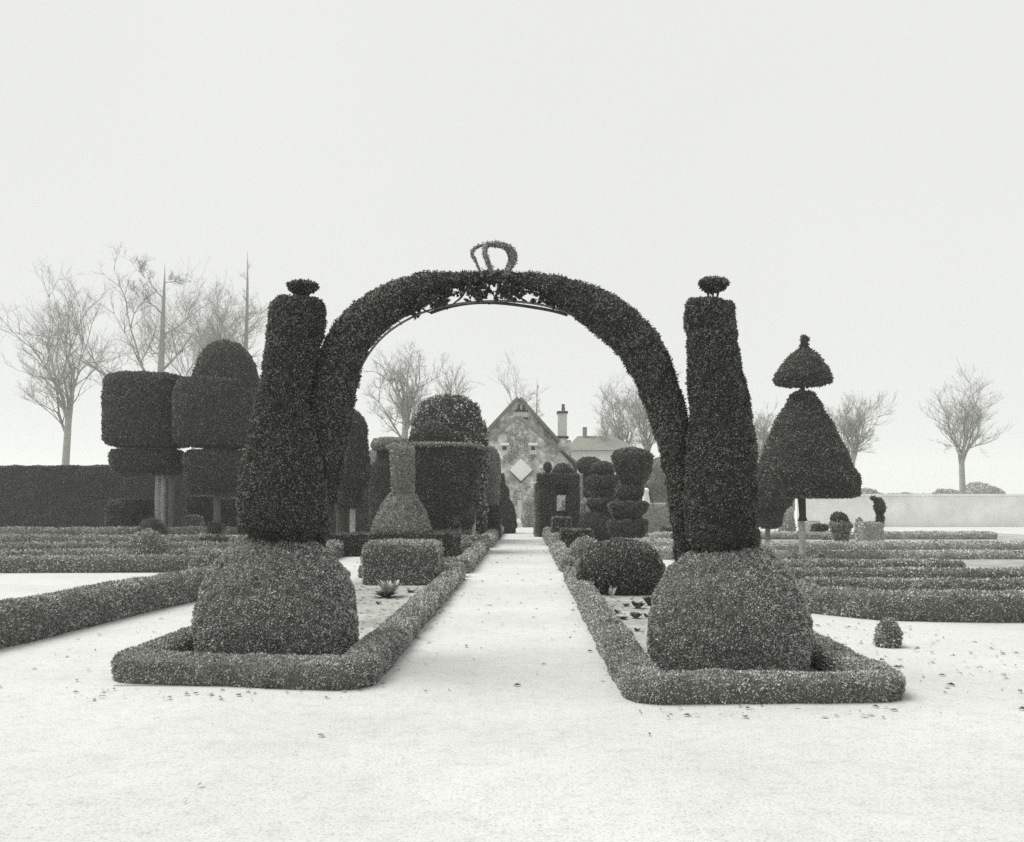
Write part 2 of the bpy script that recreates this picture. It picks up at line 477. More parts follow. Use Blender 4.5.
chimney(516, 527.5, 424, 410.5, 60.2, [(419, 1.5, 0.8), (411.6, 1.5, 0.7)], (518.6, 523.8), 403, M_TRIM)
chimney(558, 567, 440, 411, 64.5, [(438, 1.8, 1.6), (413, 1.8, 0.9)], (563.5,), 403.5, M_TRIM)
build('chimney_base', Acc().box(hx(555, 64.5), hx(571, 64.5), 64.3, 65.8, 0, Z(440.2, 64.5)), M_STONE, house, smooth=False)
for wx in (504.5, 533):
    w = build('window', Acc().box(hx(wx - 3.4), hx(wx + 3.4), HD - 0.06, HD + 0.02, Z(454.5, HD), Z(445.5, HD)), M_TRIM, house, smooth=False)
    for nm, b, mt in (('hood', (wx - 4.6, wx + 4.6, HD - 0.18, HD, 445.4, 443), M_WHITE), ('pane', (wx - 2.1, wx + 2.1, HD - 0.09, HD - 0.05, 450, 446.4), M_PANE)):
        c = build(nm, Acc().box(hx(b[0]), hx(b[1]), b[2], b[3], Z(b[4], HD), Z(b[5], HD)), mt, w, (0, 0, 0), smooth=False)
        c.location = -np.array(house.location)
# diamond panel with a dark lower edge
dcx, dcz, dr = hx(521), Z(470, HD), W(11.5, HD)
dm = build('diamond_panel', Acc().prism([(dcx, dcz - dr), (dcx + dr, dcz), (dcx, dcz + dr), (dcx - dr, dcz)], HD - 0.14, HD - 0.02), M_WHITE, house, smooth=False)
k = 1.13
c = build('panel_frame', Acc().prism([(dcx, dcz - dr * k), (dcx + dr * k, dcz), (dcx, dcz - dr * 1.01)][::1] , HD - 0.2, HD - 0.03)
          .prism([(dcx, dcz - dr * k), (dcx, dcz - dr * 1.01), (dcx - dr * k, dcz)], HD - 0.2, HD - 0.03), M_DARK, dm, (0, 0, 0), smooth=False)
c.location = -np.array(house.location)
dv = build('door', Acc().box(hx(517.5), hx(522.5), HD - 0.07, HD - 0.01, 0.55, Z(500, HD)), M_TRIM, house, smooth=False)
build('doorstep', Acc().box(hx(515.5), hx(525), HD - 2.0, HD - 0.08, 0.0, 0.3).box(hx(517), hx(523.5), HD - 0.9, HD - 0.08, 0.3, 0.52), M_WHITE, house, smooth=False)
build('drainpipe', Acc().tube([(hx(561), HD - 0.2, Z(451, HD)), (hx(570.5), HD - 0.2, Z(460.5, HD)), (hx(574.5), HD - 0.2, Z(464.5, HD)), (hx(575.3), HD - 0.2, Z(470, HD)), (hx(575.3), HD - 0.2, 0.1)],
      [0.11] * 5, 8), M_DARK, house)
# ivy: leaves rooted on the front wall in patches
ia = Acc(); g0 = []
for i in range(44):
    for j in range(44):
        x = hx(482) + (hx(573) - hx(482)) * i / 43; z = 0.2 + 6.9 * j / 43
        px = CX + x / HD * F; top = Z(419 + abs(px - 518) * 0.86, HD) - 0.3
        f = mnoise.noise(Vector((x * 0.75, z * 0.75, 2.0))) + (0.25 if abs(px - 520) < 14 and z > 4.2 else 0) - 0.1 * (z < 1)
        if z < top and f > 0.12 and (abs(px - 521) + abs(z - dcz) * 15 > 17) and not (515 < px < 525 and z < 2): 
            ia.add([(x, HD - 0.03, z), (x + 0.14, HD - 0.03, z), (x + 0.14, HD - 0.03, z + 0.17), (x, HD - 0.03, z + 0.17)], [(0, 1, 2, 3)])
build('ivy', ia, (M_STONE, IVY[1]), house, leaves=dict(size=1.0, cover=1.3, spread=1.0))

# long outbuilding right of the house
ob = thing('outbuilding', 'whitewashed outbuilding with grey hipped roof behind the right of the stone house', 'building', (hx(610, 76), 76, 0))
build('wall', Acc().box(hx(566, 76), hx(640, 76), 76, 83, 0, Z(450.5, 76)), M_WHITEWALL, ob, smooth=False)
x0, x1, z0, z1 = hx(564, 76), hx(643, 76), Z(450.4, 76), Z(433, 76)
rv = [(x0, 75.6, z0), (x1, 75.6, z0), (x1, 83.4, z0), (x0, 83.4, z0), (hx(578, 79), 79.5, z1), (hx(612, 79), 79.5, z1)]
ra = Acc(); ra.add(rv, [(0, 1, 5, 4), (1, 2, 5), (2, 3, 4, 5), (3, 0, 4), (0, 3, 2, 1)])
rf = build('roof', ra, M_ROOF, ob, smooth=False)
ch = build('chimney', Acc().box(hx(583, 79), hx(587, 79), 79, 79.8, z1 - 0.5, Z(427, 79)), M_GREYTRIM, rf, (0, 0, 0), smooth=False)
ch.location = -np.array(ob.location)

# garden wall on the right, haze and overexposure put into its white, and pale walls beyond
gw = build('garden_wall', Acc().box(hx(797, 58), hx(1250, 58), 58, 58.45, 0, Z(496, 58)).box(hx(795, 58), hx(1250, 58), 57.9, 58.55, Z(496, 58) + 0.003, Z(496, 58) + 0.13), M_WHITEWALL, None, smooth=False)
tag(gw, 'long low wall, haze and overexposure put into its white, along the far right side of the garden', 'wall')

# ------------------------------------------------------------------ bare winter trees far behind
def bare_tree(label, px, ybase, ytop, d, spread=0.5, r=0.22, seedv=1, levels=4, boughs=7, lean=0.0, start=0.35, cat='tree', twig=0.013, fork=None, group='bare winter trees behind the garden'):
    rnd = random.Random(seedv)
    x = X(px, d); H = Z(ytop, d)
    t = thing('bare_tree', label, cat, (x, d, 0), group)
    ta, ca = Acc(), Acc()
    n = 9; pts, rr = [], []
    for i in range(n):
        s = i / (n - 1)
        pts.append(Vector((x + lean * s * H + 0.12 * H * 0.1 * math.sin(4 * s + seedv), d + 0.02 * H * math.sin(3 * s + seedv * 2), s * H)))
        rr.append(r * (1 - s * (0.4 if fork else 1)) ** 0.75 + twig)
    if fork:
        pts = [Vector((p.x, p.y, p.z * fork)) for p in pts]
    ta.tube(pts, rr, 8)
    ca.tube(pts, [twig * 0.7] * n, 4)
    def branch(p, dirn, L, rad, lev):
        m = 5; q = [p.copy()]; dd = dirn.copy()
        for _ in range(m):
            dd = (dd + Vector((rnd.gauss(0, .16), rnd.gauss(0, .16), rnd.gauss(0.07, .12)))).normalized()
            q.append(q[-1] + dd * (L / m))
        ca.tube(q, [max(twig * 0.6, rad * (1 - 0.75 * i / m)) for i in range(m + 1)], 5 if lev < 2 else 3)
        if lev >= levels:
            for k in range(4):
                s0 = q[rnd.randint(1, m)]; nd = (dd + Vector((rnd.gauss(0, .7), rnd.gauss(0, .7), rnd.gauss(.15, .5)))).normalized() * (L * rnd.uniform(.4, .9))
                w0 = Vector((nd.z, 0.3 * nd.x, -nd.x)).normalized() * twig * 0.55
                ca.add([s0 - w0, s0 + w0, s0 + nd], [(0, 1, 2)])
            return
        for k in range(rnd.randint(4, 6)):
            i = rnd.randint(1, m); s = q[i]
            nd = (dd + Vector((rnd.gauss(0, .65), rnd.gauss(0, .65), rnd.gauss(0.1, .45)))).normalized()
            branch(s, nd, L * rnd.uniform(0.42, 0.68), rad * 0.46, lev + 1)
    for b in range(boughs):
        s = start + (0.97 - start) * (b + rnd.random() * 0.6) / boughs
        i = min(n - 2, int(s * (n - 1))); p = pts[i].lerp(pts[i+1], s * (n-1) - i)
        a = rnd.uniform(0, 2 * math.pi)
        if fork:
            i = n - 2 - (b % 3); a = b * 2 * math.pi / boughs + rnd.uniform(-.3, .3)
            branch(pts[i + 1].copy(), Vector((math.cos(a) * spread, math.sin(a) * spread, 1)).normalized(), H * (1 - fork) * rnd.uniform(0.5, 0.9), r * 0.36, 1)
            continue
        dv_ = Vector((math.cos(a), math.sin(a) * 0.8, rnd.uniform(0.15, 0.9))).normalized()
        branch(p, dv_, H * spread * (1.15 - s) * rnd.uniform(0.7, 1.2), r * 0.42 * (1.1 - s), 1)
    build('trunk', ta, M_HAZEBARK, t); build('branches', ca, M_HAZEBARK, t)
    return t
bare_tree('tall thick-trunked bare tree above the far-left flat-topped yew', 160, 520, 262, 75, 0.42, 0.55, 3, 4, 9, 0.008)
bare_tree('tall thin pole-like bare tree rising beside the left tall topiary column', 241, 520, 250, 80, 0.13, 0.42, 5, 2, 14, 0.016, 0.3)
bare_tree('small forked bare tree just above the round-headed yew', 216, 520, 292, 78, 0.32, 0.22, 8, 4, 7, 0.03, 0.6, fork=0.7)
bare_tree('fine-twigged bare tree between the thick trunk and the round-headed yew', 192, 520, 300, 92, 0.34, 0.2, 11, 4, 10, 0.0, 0.4, fork=0.45)
bare_tree('broad many-branched bare tree left of the ivy dome seen through the arch', 405, 520, 356, 72, 0.42, 0.34, 21, 4, 10, 0.006, 0.45, fork=0.62)
bare_tree('bare tree with upright forks directly above the ivy dome', 446, 520, 360, 78, 0.22, 0.26, 23, 3, 7, 0.004, 0.5, fork=0.66)
bare_tree('slim bare tree just left of the house ridge', 519, 520, 372, 88, 0.14, 0.14, 27, 3, 8, 0.0, 0.5, fork=0.7)
bare_tree('slim bare tree just right of the house ridge', 536, 520, 378, 86, 0.12, 0.16, 29, 3, 8, -0.004, 0.5)
bare_tree('spreading bare tree behind the hipped-roof outbuilding', 622, 520, 398, 82, 0.55, 0.26, 33, 4, 9, 0.02, 0.4, fork=0.55)
bare_tree('bare tree with upright stems close to the right leg of the arch', 646, 520, 392, 70, 0.26, 0.22, 37, 4, 9, 0.01, 0.4, fork=0.6)
bare_tree('bare tree right of the umbrella topiary near the photo edge', 852, 520, 398, 76, 0.34, 0.3, 41, 4, 9, 0.0, 0.4, fork=0.55)
bare_tree('faint bare tree between the right column and the pyramid topiary', 762, 520, 418, 84, 0.3, 0.2, 43, 4, 8, 0.0, 0.4, fork=0.6)
bare_tree('bare tree farthest to the left above the dark hedge', 66, 520, 300, 84, 0.4, 0.4, 47, 4, 9, 0.0, 0.35, fork=0.5)
bare_tree('bare tree farthest to the right above the white wall', 962, 520, 388, 88, 0.4, 0.34, 51, 4, 9, 0.0, 0.4, fork=0.5)

# far wood as one mass beyond the walls
def far_wood():
    a = Acc()
    for x0, x1, y, h in ((-150, -26, 150, 6.5), (24, 160, 170, 4.6)):
        n = int((x1 - x0) / 4)
        for i in range(n):
            cx = x0 + (x1 - x0) * (i + random.random()) / n; hh = h * random.uniform(0.6, 1.25); yy = y + random.uniform(-8, 8)
            b = loft_m([(cx, 0.2, hh), (cx, 2.0, hh * 0.93), (cx, 3.1, hh * 0.75), (cx, 3.6, hh * 0.5), (cx, 3.2, 0.0)], yy, 14, step=1.2)
            a.add(b.verts(), b.f)
    o = build('far_wood', a, (HEDGE[0], PALE[1]), None, (0, 150, 0), leaves=dict(size=4.0, cover=1.2, spread=1.2), rough=(0.9, 0.4, 0.4, 1.3))  # pale leaf colour carries the fade of distance
    o['kind'] = 'stuff'; tag(o, 'distant wood behind the garden, haze put into its pale leaf colour', 'wood')
far_wood()

# ------------------------------------------------------------------ tall hedges and shrub mass closing the garden
def block(name, label, cat, x0, x1, y0, y1, h, mats, group=None, size=1.0, amp=0.03, parent=None, rnd=0.12, z0=0.0):
    a = Acc(); st = max(0.15, y0 * 0.008)
    nx, ny, nz = max(1, int((x1-x0)/st)), max(1, int((y1-y0)/st)), max(1, int((h-z0)/st))
    def face(o, u, v, nu, nv):
        V = [np.array(o) + np.array(u) * i / nu + np.array(v) * j / nv for j in range(nv + 1) for i in range(nu + 1)]
        Fc = [(j*(nu+1)+i, j*(nu+1)+i+1, (j+1)*(nu+1)+i+1, (j+1)*(nu+1)+i) for j in range(nv) for i in range(nu)]
        a.add(V, Fc)
    dx, dy, dz = x1-x0, y1-y0, h-z0
    face((x0,y0,z0), (dx,0,0), (0,0,dz), nx, nz); face((x1,y0,z0), (0,dy,0), (0,0,dz), ny, nz)
    face((x1,y1,z0), (-dx,0,0), (0,0,dz), nx, nz); face((x0,y1,z0), (0,-dy,0), (0,0,dz), ny, nz)
    face((x0,y0,h), (dx,0,0), (0,dy,0), nx, ny)
    if z0 > 0.02: face((x0,y1,z0), (dx,0,0), (0,-dy,0), nx, ny)
    V = a.verts(); cx, cy, cz = (x0+x1)/2, (y0+y1)/2, (h+z0)/2       # round the edges a little
    r = min(rnd, dx/2, dy/2, dz/2)
    for i, p in enumerate(V):
        c = np.array([min(max(p[0], x0+r), x1-r), min(max(p[1], y0+r), y1-r), min(max(p[2], z0+r if z0 > .02 else z0), h-r)])
        q = p - c; L = np.linalg.norm(q)
        if L > r: V[i] = c + q / L * r
    a.v = [V]
    o = foliage(name, a, mats, parent, size=size, amp=amp)
    if parent is None: tag(o, label, cat, group)
    return o
block('yew_hedge', 'tall dark yew hedge closing the far left side of the garden', 'hedge', -46, X(392, 47), 47, 48.5, Z(466, 47), YEW, amp=0.12)
block('pale_hedge', 'light clipped hedge top rising between the bullet yew and the big drum', 'hedge', X(364, 52), X(393, 52), 52, 53.5, Z(450, 52), PALE, amp=0.12)
block('pale_hedge', 'waist-high pale hedge right of the tiered yews beside the right arch leg', 'hedge', X(586, 41), X(757, 41), 41, 42.2, Z(504, 41), PALE, amp=0.06)
block('pale_hedge', 'pale flat-topped hedge running behind the two small balls and the green archway', 'hedge', X(577, 47), X(612, 47), 47, 48, Z(474, 47), PALE, amp=0.08)
def shrub(label, cx, hw, ytop, ybot, d, mats, cat='shrub', name='shrub', group=None, depth=1.0, size=1.0, amp=None, p=2.0, flat=0.25, base=0.9):
    t = loft(dome_rows(cx, hw, ytop, ybot, flat, 8, base, p), d, max(18, min(48, int(hw * 1.1))), depth=depth)
    V = t.verts(); V[:, 2] = np.maximum(V[:, 2], 0.0); t.v = [V]
    return tag(foliage(name, t, mats, None, size=size, amp=amp, d=d), label, cat, group)
shrub('grey loose shrub left of the arch leg, above the pale hedge', 664, 26, 456, 532, 50, GOLD, group='loose shrubs behind the pale hedge', amp=0.35)
shrub('grey loose shrub right behind the right arch leg', 700, 30, 462, 532, 52, GOLD, group='loose shrubs behind the pale hedge', amp=0.35)
shrub('low grey shrub behind the top of the cup-headed yew', 636, 22, 470, 532, 50, GOLD, group='loose shrubs behind the pale hedge', amp=0.3)
pp = build('stone_post', loft_m([(X(646, 43.5), 0.07, Z(488, 43.5)), (X(646, 43.5), 0.15, Z(490, 43.5)), (X(646, 43.5), 0.11, Z(493, 43.5)), (X(646, 43.5), 0.2, Z(502, 43.5)), (X(646, 43.5), 0.2, 0)], 43.5, 14), M_WHITE)
tag(pp, 'small pale stone post standing in front of the pale hedge beside the bowl-tiered yew', 'post')

# ------------------------------------------------------------------ the two near topiaries and the arch
def near_topiary(label, D, dome_cx, dome_hw, dome_top, col, cap, yb):
    t = thing('topiary', label, 'topiary', (X(dome_cx, D), D, 0), 'giant clipped yews carrying the arch')
    rows = [(dome_cx - dome_hw * a, dome_cx + dome_hw * a, dome_top + (yb - dome_top) * b) for a, b in
            ((0.12, -0.01), (0.36, 0.0), (0.5, 0.03), (0.61, 0.085), (0.71, 0.15), (0.785, 0.215), (0.855, 0.29), (0.91, 0.38), (0.955, 0.47), (0.985, 0.57), (1.0, 0.7), (0.99, 0.85), (0.95, 1.0))]
    foliage('clipped_dome', loft(rows, D, 72), BOX, t, cover=1.9, amp=0.03, spread=0.95)
    foliage('clipped_column', loft(col, D, 60, depth=0.95), YEW, t, cover=2.0, amp=0.03, spread=0.95)
    cx, cy0, hw, hh = cap
    rws = [(cx - hw * a, cx + hw * a, cy0 + hh * b) for a, b in ((0.3, 0), (0.75, 0.08), (0.97, 0.25), (1.0, 0.4), (0.85, 0.62), (0.6, 0.85), (0.4, 1.0))]
    c = foliage('cap', loft(rws, D, 26), YEW, t, cover=2.0, amp=0.012)
    st = Acc()
    for k in range(6):
        a = k * 1.05 + 0.3; r0, r1 = W(hw * 0.25, D), W(hw * 0.5, D)
        st.tube([(X(cx, D) + r0 * math.cos(a), D + r0 * math.sin(a), Z(cy0 + hh + 9, D)), (X(cx, D) + (r0 + r1) / 2 * math.cos(a), D + (r0 + r1) / 2 * math.sin(a), Z(cy0 + hh + 2, D)), (X(cx, D) + r1 * math.cos(a), D + r1 * math.sin(a), Z(cy0 + hh - 3, D))], [0.011, 0.009, 0.008], 5)
    build('stems', st, M_DARKBARK, t)
    return t
near_topiary('left giant topiary, pale dome under a leaning dark yew column with a bowl cap', 9.0, 278.5, 78.5, 540,
    [(288, 304, 299), (280, 313, 299.6), (274, 319.5, 302), (271.5, 322, 308), (271, 323, 314), (270, 323, 322), (269, 321, 336), (266, 316, 356), (262, 311, 376), (257, 309, 400), (252, 313, 430), (246, 320, 460), (241, 326, 490), (240, 329, 512), (240, 330, 522), (243, 328, 527), (247, 318, 529.5), (250, 314, 533), (253, 312, 545)],
    (302.5, 282.5, 15, 11), 662)
near_topiary('right giant topiary, pale dome under an upright dark yew column with a bowl cap', 8.6, 729, 79, 549,
    [(700, 722, 300.5), (690, 730, 302), (687.5, 732.5, 306), (686.5, 734.5, 318), (688, 737, 340), (689, 743, 370), (689, 748, 400), (688, 753, 435), (686, 756.5, 475), (685, 757.5, 510), (686, 757, 538), (689, 755, 546), (692, 752, 549), (696, 748, 558)],
    (713, 279, 15, 13), 672)

arch = thing('yew_arch', 'clipped yew arch spanning the path between the two giant topiaries', 'arch', (X(505, 8.9), 8.9, 0))
apx = [(318, 546, 8), (318, 540, 11), (318, 525, 15), (320, 505, 17.5), (324, 480, 19), (327, 445, 20.5), (331, 410, 22.5), (335, 382, 23.5), (343, 354, 23), (357, 331, 22.5), (378, 311, 21), (402, 297.5, 19), (425, 288, 15), (450, 281.5, 9.5), (480, 278, 7.6),
       (510, 278, 7.6), (535, 282, 10.2), (560, 290.5, 15), (590, 305, 19.5), (620, 326.5, 21.5), (643, 354, 21), (659, 385, 20), (669, 420, 18), (676, 455, 15.5), (681, 490, 13.5), (684, 520, 13), (686, 548, 12), (688, 572, 10)]
def dist_arch(px): return 9.2 + (8.75 - 9.2) * (px - 320) / 366
def cr(pts, n):
    P = np.array(pts, float); out = []
    for i in range(len(P) - 1):
        p0, p1, p2, p3 = P[max(i-1, 0)], P[i], P[i+1], P[min(i+2, len(P)-1)]
        for k in range(n):
            t = k / n; out.append(0.5 * ((2*p1) + (-p0+p2)*t + (2*p0-5*p1+4*p2-p3)*t*t + (-p0+3*p1-3*p2+p3)*t**3))
    out.append(P[-1]); return out
ap = cr(apx, 5)
pts = [(X(a, dist_arch(a)), dist_arch(a), Z(b, dist_arch(a))) for a, b, r in ap]; rr = [W(r - 0.7 - 0.6 * (370 < a < 600), 8.9) for a, b, r in ap]
foliage('clipped_arch', Acc().tube(pts[::-1], rr[::-1], 26), YEW, arch, cover=2.0, amp=0.03, spread=0.95)
# ragged hanging growth under the crown of the arch
rag = Acc()
rnd = random.Random(5)
def ragz(px):                                   # lower edge of the growth
    return 300 + 0.0023 * (px - 497) ** 2
twigs = Acc()
for i in range(300):
    px = rnd.uniform(398, 572); d0 = dist_arch(px)
    if rnd.random() < 0.8:
        c_, w_ = rnd.choice(((406, 7), (418, 6), (442, 4.5), (474, 7), (482, 5), (504, 4), (512, 5), (545, 7), (556, 6), (568, 6)))
        px = rnd.gauss(c_, w_)
    gate = 0.2
    yt = 283 + 0.002 * (px - 500) ** 2; dep = rnd.uniform(0.1, 1.0) ** 1.3 * (1.0 if gate > 0.1 else 0.45)
    y = yt + dep * (ragz(px) - yt)
    yy = d0 + rnd.gauss(0, 0.05); s = rnd.uniform(0.012, 0.032)
    b = loft_m([(X(px, d0), s * 0.3, Z(y, d0) + s), (X(px, d0), s, Z(y, d0) + s * 0.2), (X(px, d0), s * 0.3, Z(y, d0) - s)], yy, 7, step=0.03)
    rag.add(b.verts(), b.f)
for px0, px1, ya, yb in ((410, 448, 292, 309), (436, 470, 304, 289), (462, 490, 290, 304), (508, 528, 287, 303), (524, 556, 290, 304), (540, 566, 300, 305), (500, 494, 284, 302), (470, 452, 286, 305), (405, 432, 300, 313), (498, 520, 286, 299)):
    d0 = dist_arch(px0); q = []
    for k in range(6):
        t = k / 5; q.append((X(px0 + (px1 - px0) * t, d0), d0 + 0.05 * math.sin(px0 + t * 3), Z(ya + (yb - ya) * t + 1.6 * math.sin(t * 6 + px0), d0)))
    twigs.tube(q, [0.016 - 0.009 * k / 5 for k in range(6)], 5)
foliage('hanging_growth', rag, YEW, arch, cover=1.1, amp=0.0, spread=1.1)
build('twigs', twigs, M_DARKBARK, arch)
hp = cr([(352, 395), (359, 372), (370, 352), (385, 335), (405, 321), (430, 310), (460, 303.5), (497, 301), (530, 303), (560, 310), (590, 324), (612, 341), (628, 360)], 4)
build('hoop', Acc().tube([(X(a, dist_arch(a)), dist_arch(a), Z(b, dist_arch(a))) for a, b in hp], [0.011] * len(hp), 6), M_WIRE, arch)
hp2 = [(a, b + 1.5 + 1.5 * math.sin(a * 0.05)) for a, b in hp if 425 < a < 572]
build('hoop', Acc().tube([(X(a, dist_arch(a)), dist_arch(a) + 0.04, Z(b, dist_arch(a))) for a, b in hp2], [0.016] * len(hp2), 6), M_DARKBARK, arch)
# leafy crown on top: four bowed hoops meeting
dC = 8.85
crown = Acc()
for base, mid, yo, rad in (((482, 272), (472.5, 252.5), -0.02, (7, 11)), ((492, 272), (485.5, 254), -0.13, (14, 18)), ((505.5, 272), (514, 254.5), 0.02, (17, 23)), ((504, 272), (509.5, 254), 0.12, (8, 10))):
    c = cr([(base[0], base[1] + 3), (mid[0] + (base[0] - mid[0]) * 0.35, mid[1] + 10), (mid[0], mid[1]), (mid[0] + (494 - mid[0]) * 0.36, 246), (495, 244.5)], 5)
    m_ = len(c)
    crown.tube([(X(a, dC), dC + yo * math.sin(math.pi * min(1, (i + 4) / m_)), Z(b, dC)) for i, (a, b) in enumerate(c)],
               [W((rad[0] + (rad[1] - rad[0]) * math.sin(math.pi * i / m_)) * 0.155, dC) for i in range(m_)], 8)
foliage('crown_finial', crown, GOLD, arch, size=0.9, cover=1.5, amp=0.008, spread=1.2)

# ------------------------------------------------------------------ edging hedges of the beds
HW = 0.35
hw2 = HW / 2
hedge('front left bed hedge, its corner facing the camera beside the path', [(PL - hw2 - 0.02, 18.7), (PL - hw2 - 0.02, 7.76), (-3.58, 8.08), (-3.53, 9.6), (-3.62, 17.2)], HW, 0.25)
hedge('front right bed hedge, its corner facing the camera beside the path', [(PR + hw2 + 0.02, 19.0), (PR + hw2 + 0.02, 7.22), (2.94, 7.34), (2.90, 9.4), (3.10, 15.5)], HW, 0.215)
hedge('low hedge closing the far end of the front left bed beside the slab-shaped bush', [(-3.55, 19.05), (PL - 0.25, 18.95), (PL - 0.2, 19.5)], 0.34, 0.3)
hedge('second bed hedge on the left of the path, beside the dark plinth', [(PL - hw2, 30.0), (PL - hw2, 20.1), (-3.4, 20.3)], HW, 0.33)
hedge('short hedge across the front of the second right bed, behind the big round bush', [(PR + 0.3, 19.7), (PR + 1.0, 19.8)], 0.42, 0.36)
hedge('second bed hedge on the right of the path, leading to the square yews', [(PR + hw2, 20.3), (PR + hw2, 31.0)], HW, 0.34)
hedge('third bed hedge on the left of the path, farthest left one', [(-7.0, 31.5), (PL - hw2, 31.2), (PL - hw2, 55.5)], 0.42, 0.42)
hedge('third bed hedge on the right of the path, past the square yews', [(PR + 1.0, 32.6), (PR + hw2, 32.4), (PR + hw2, 56)], 0.42, 0.42)
hedge('hedge crossing behind the plinth on the left, in front of the stepped yews', [(PL - 0.6, 34.6), (-6.0, 34.8)], 0.5, 0.5)
# left outer parterre
hedge('long low hedge along the left side path, seen left of the left pale dome', [(-5.62, 26.5), (-5.5, 17.5), (-5.46, 15.2), (-5.72, 13.0), (-5.9, 10.0), (-6.2, 8.0), (-9.5, 7.9)], 0.46, 0.46)
hedge('low left hedge just beyond the pale side path, nearest cross row', [(-7.6, 20.6), (-16.0, 20.2)], 0.4, 0.36)
hedge('second cross row of low hedge on the left, behind the small ball bush', [(-7.6, 23.8), (-17.5, 22.9)], 0.42, 0.34)
hedge('third cross row of low hedge on the left', [(-7.4, 27.6), (-19.0, 27.0)], 0.45, 0.36)
hedge('fourth cross row of low hedge on the left', [(-8.0, 31.2), (-19.6, 31.6)], 0.5, 0.42)
hedge('farthest cross row of low hedge on the left, under the two-storey yews', [(-8.4, 34.0), (-22.0, 34.6)], 0.55, 0.6)
# right outer parterre
hedge('curved low hedge right of the right pale dome, beyond the white side path', [(3.5, 16.9), (3.75, 14.3), (4.2, 13.0), (4.85, 12.3), (6.0, 12.1), (11.0, 12.1)], 0.44, 0.38)
hedge('first cross row of low hedge on the right, straight behind the curved hedge', [(4.6, 15.4), (11.5, 15.3)], 0.34, 0.28)
hedge('second cross row of low hedge on the right', [(4.4, 18.0), (14.0, 18.0)], 0.36, 0.26)
hedge('third cross row of low hedge on the right, broken into clumps', [(4.9, 21.2), (10.2, 21.1)], 0.4, 0.22)
hedge('fourth cross row of low hedge on the right', [(5.6, 25.2), (15.0, 25.2)], 0.4, 0.22, mats=PALE)
hedge('fifth cross row of low hedge on the right, below the umbrella topiary', [(3.6, 30.2), (18.0, 30.2)], 0.45, 0.25, mats=PALE)
hedge('farthest cross row of low hedge on the right, by the mushroom bush', [(5.2, 38.5), (20.0, 38.5)], 0.5, 0.3, mats=PALE)
hedge('short double row behind the big round bush, left of the right pale dome', [(2.6, 25.2), (4.5, 25.1)], 0.4, 0.34, mats=PALE)
hedge('pale short row behind the double row near the right arch leg', [(3.0, 29.6), (5.2, 29.6)], 0.5, 0.36, mats=PALE)
for k, (px, py, hw_, hh_) in enumerate(((787, 562, 5, 7), (796, 561, 6, 7), (812, 562, 5, 6), (820, 561, 5, 7), (857, 553, 6, 5), (873, 553, 6, 5), (760, 556, 6, 7), (770, 552, 5, 5), (826, 540, 5, 5))):
    gx, gd = G(px, py)
    shrub(['tiny tuft left of the white trunk, outer one', 'tiny tuft left of the white trunk, inner one', 'tiny tuft right of the white trunk, inner one', 'tiny tuft right of the white trunk, outer one', 'tiny low tuft under the mushroom bush',
           'tiny low tuft in front of the straw-coloured box bush', 'tiny tuft beside the right yew column, lower one', 'tiny tuft beside the right yew column, upper one', 'tiny tuft between the white trunk and mushroom bush'][k],
          px, hw_, py - hh_, py, gd, BOX, group='tiny tufts in the right beds', amp=0.03)

# ------------------------------------------------------------------ left side yews
def tiers(name, label, cx, d, parts, trunk_spec=None, mats=YEW, group=None, seg=36, amp=None, cat='topiary', tm=M_BARK):
    t = thing(name, label, cat, (X(cx, d), d, 0), group)
    for nm, rows, kw in parts:
        foliage(nm, loft(rows, d, seg, **kw.get('loft', {})), kw.get('mats', mats), t, d=d, amp=kw.get('amp', amp), cover=kw.get('cover', 1.5), size=kw.get('size', 1.0))
    if trunk_spec:
        for (tx, y0, y1, r0, r1, m_) in trunk_spec:
            trunk('trunk', t, X(tx, d), d, max(0, Z(y0, d)), Z(y1, d), W(r0, d), W(r1, d), m_)
    return t
dL = 36
tiers('clipped_yew', 'far left flat-topped drum yew standing on a pale split trunk', 148, dL, [
    ('clipped_drum', [(126, 170, 375.5), (112, 184, 377), (108, 188, 383), (107, 189, 400), (107, 189, 440), (110, 187, 445), (124, 174, 447)], {}),
    ('clipped_tier', [(126, 172, 446.5), (127, 171, 450), (115, 181, 451), (112, 183, 455), (114, 182, 470), (120, 178, 474)], {}),
    ('clipped_base', [(112, 150, 500), (108, 152, 506), (107, 152, 538)], {})],
    [(158, 545, 468, 3.6, 2.6, M_BARKPALE), (163, 545, 468, 3.0, 2.4, M_BARKPALE), (171, 545, 468, 2.5, 3, M_BARK)], group='tall two-storey yews on the left')
dL = 35
tiers('clipped_yew', 'round-headed yew on a stepped drum, behind the left giant column', 218, dL, [
    ('clipped_dome', dome_rows(226, 32.5, 340, 400, 0.15, 12, 1.0), {}),
    ('clipped_drum', [(186, 252, 381), (179, 256, 384), (176.5, 258, 392), (176, 258, 415), (177, 257, 438), (182, 253, 445), (200, 238, 447)], {}),
    ('clipped_tier', [(204, 234, 446.5), (204, 234, 451), (190, 248, 452), (185, 251, 456), (187, 250, 478), (189, 248, 489), (195, 241, 493)], {})],
    [(216.5, 545, 490, 4.0, 3.2, M_BARK)], group='tall two-storey yews on the left')
for i, (x0, x1, y, D, lab) in enumerate(((186, 213, 496, 39, 'dark square yew block between the two two-storey yews'), (219, 238, 498, 39.5, 'dark square yew block right of the round-headed yew trunk'), (236, 262, 507, 33, 'low dark yew block tucked behind the left giant column'))):
    block('yew_block', lab, 'topiary', X(x0, D), X(x1, D), D, D + 1.1, Z(y, D), YEW, 'dark square yew blocks on the left')
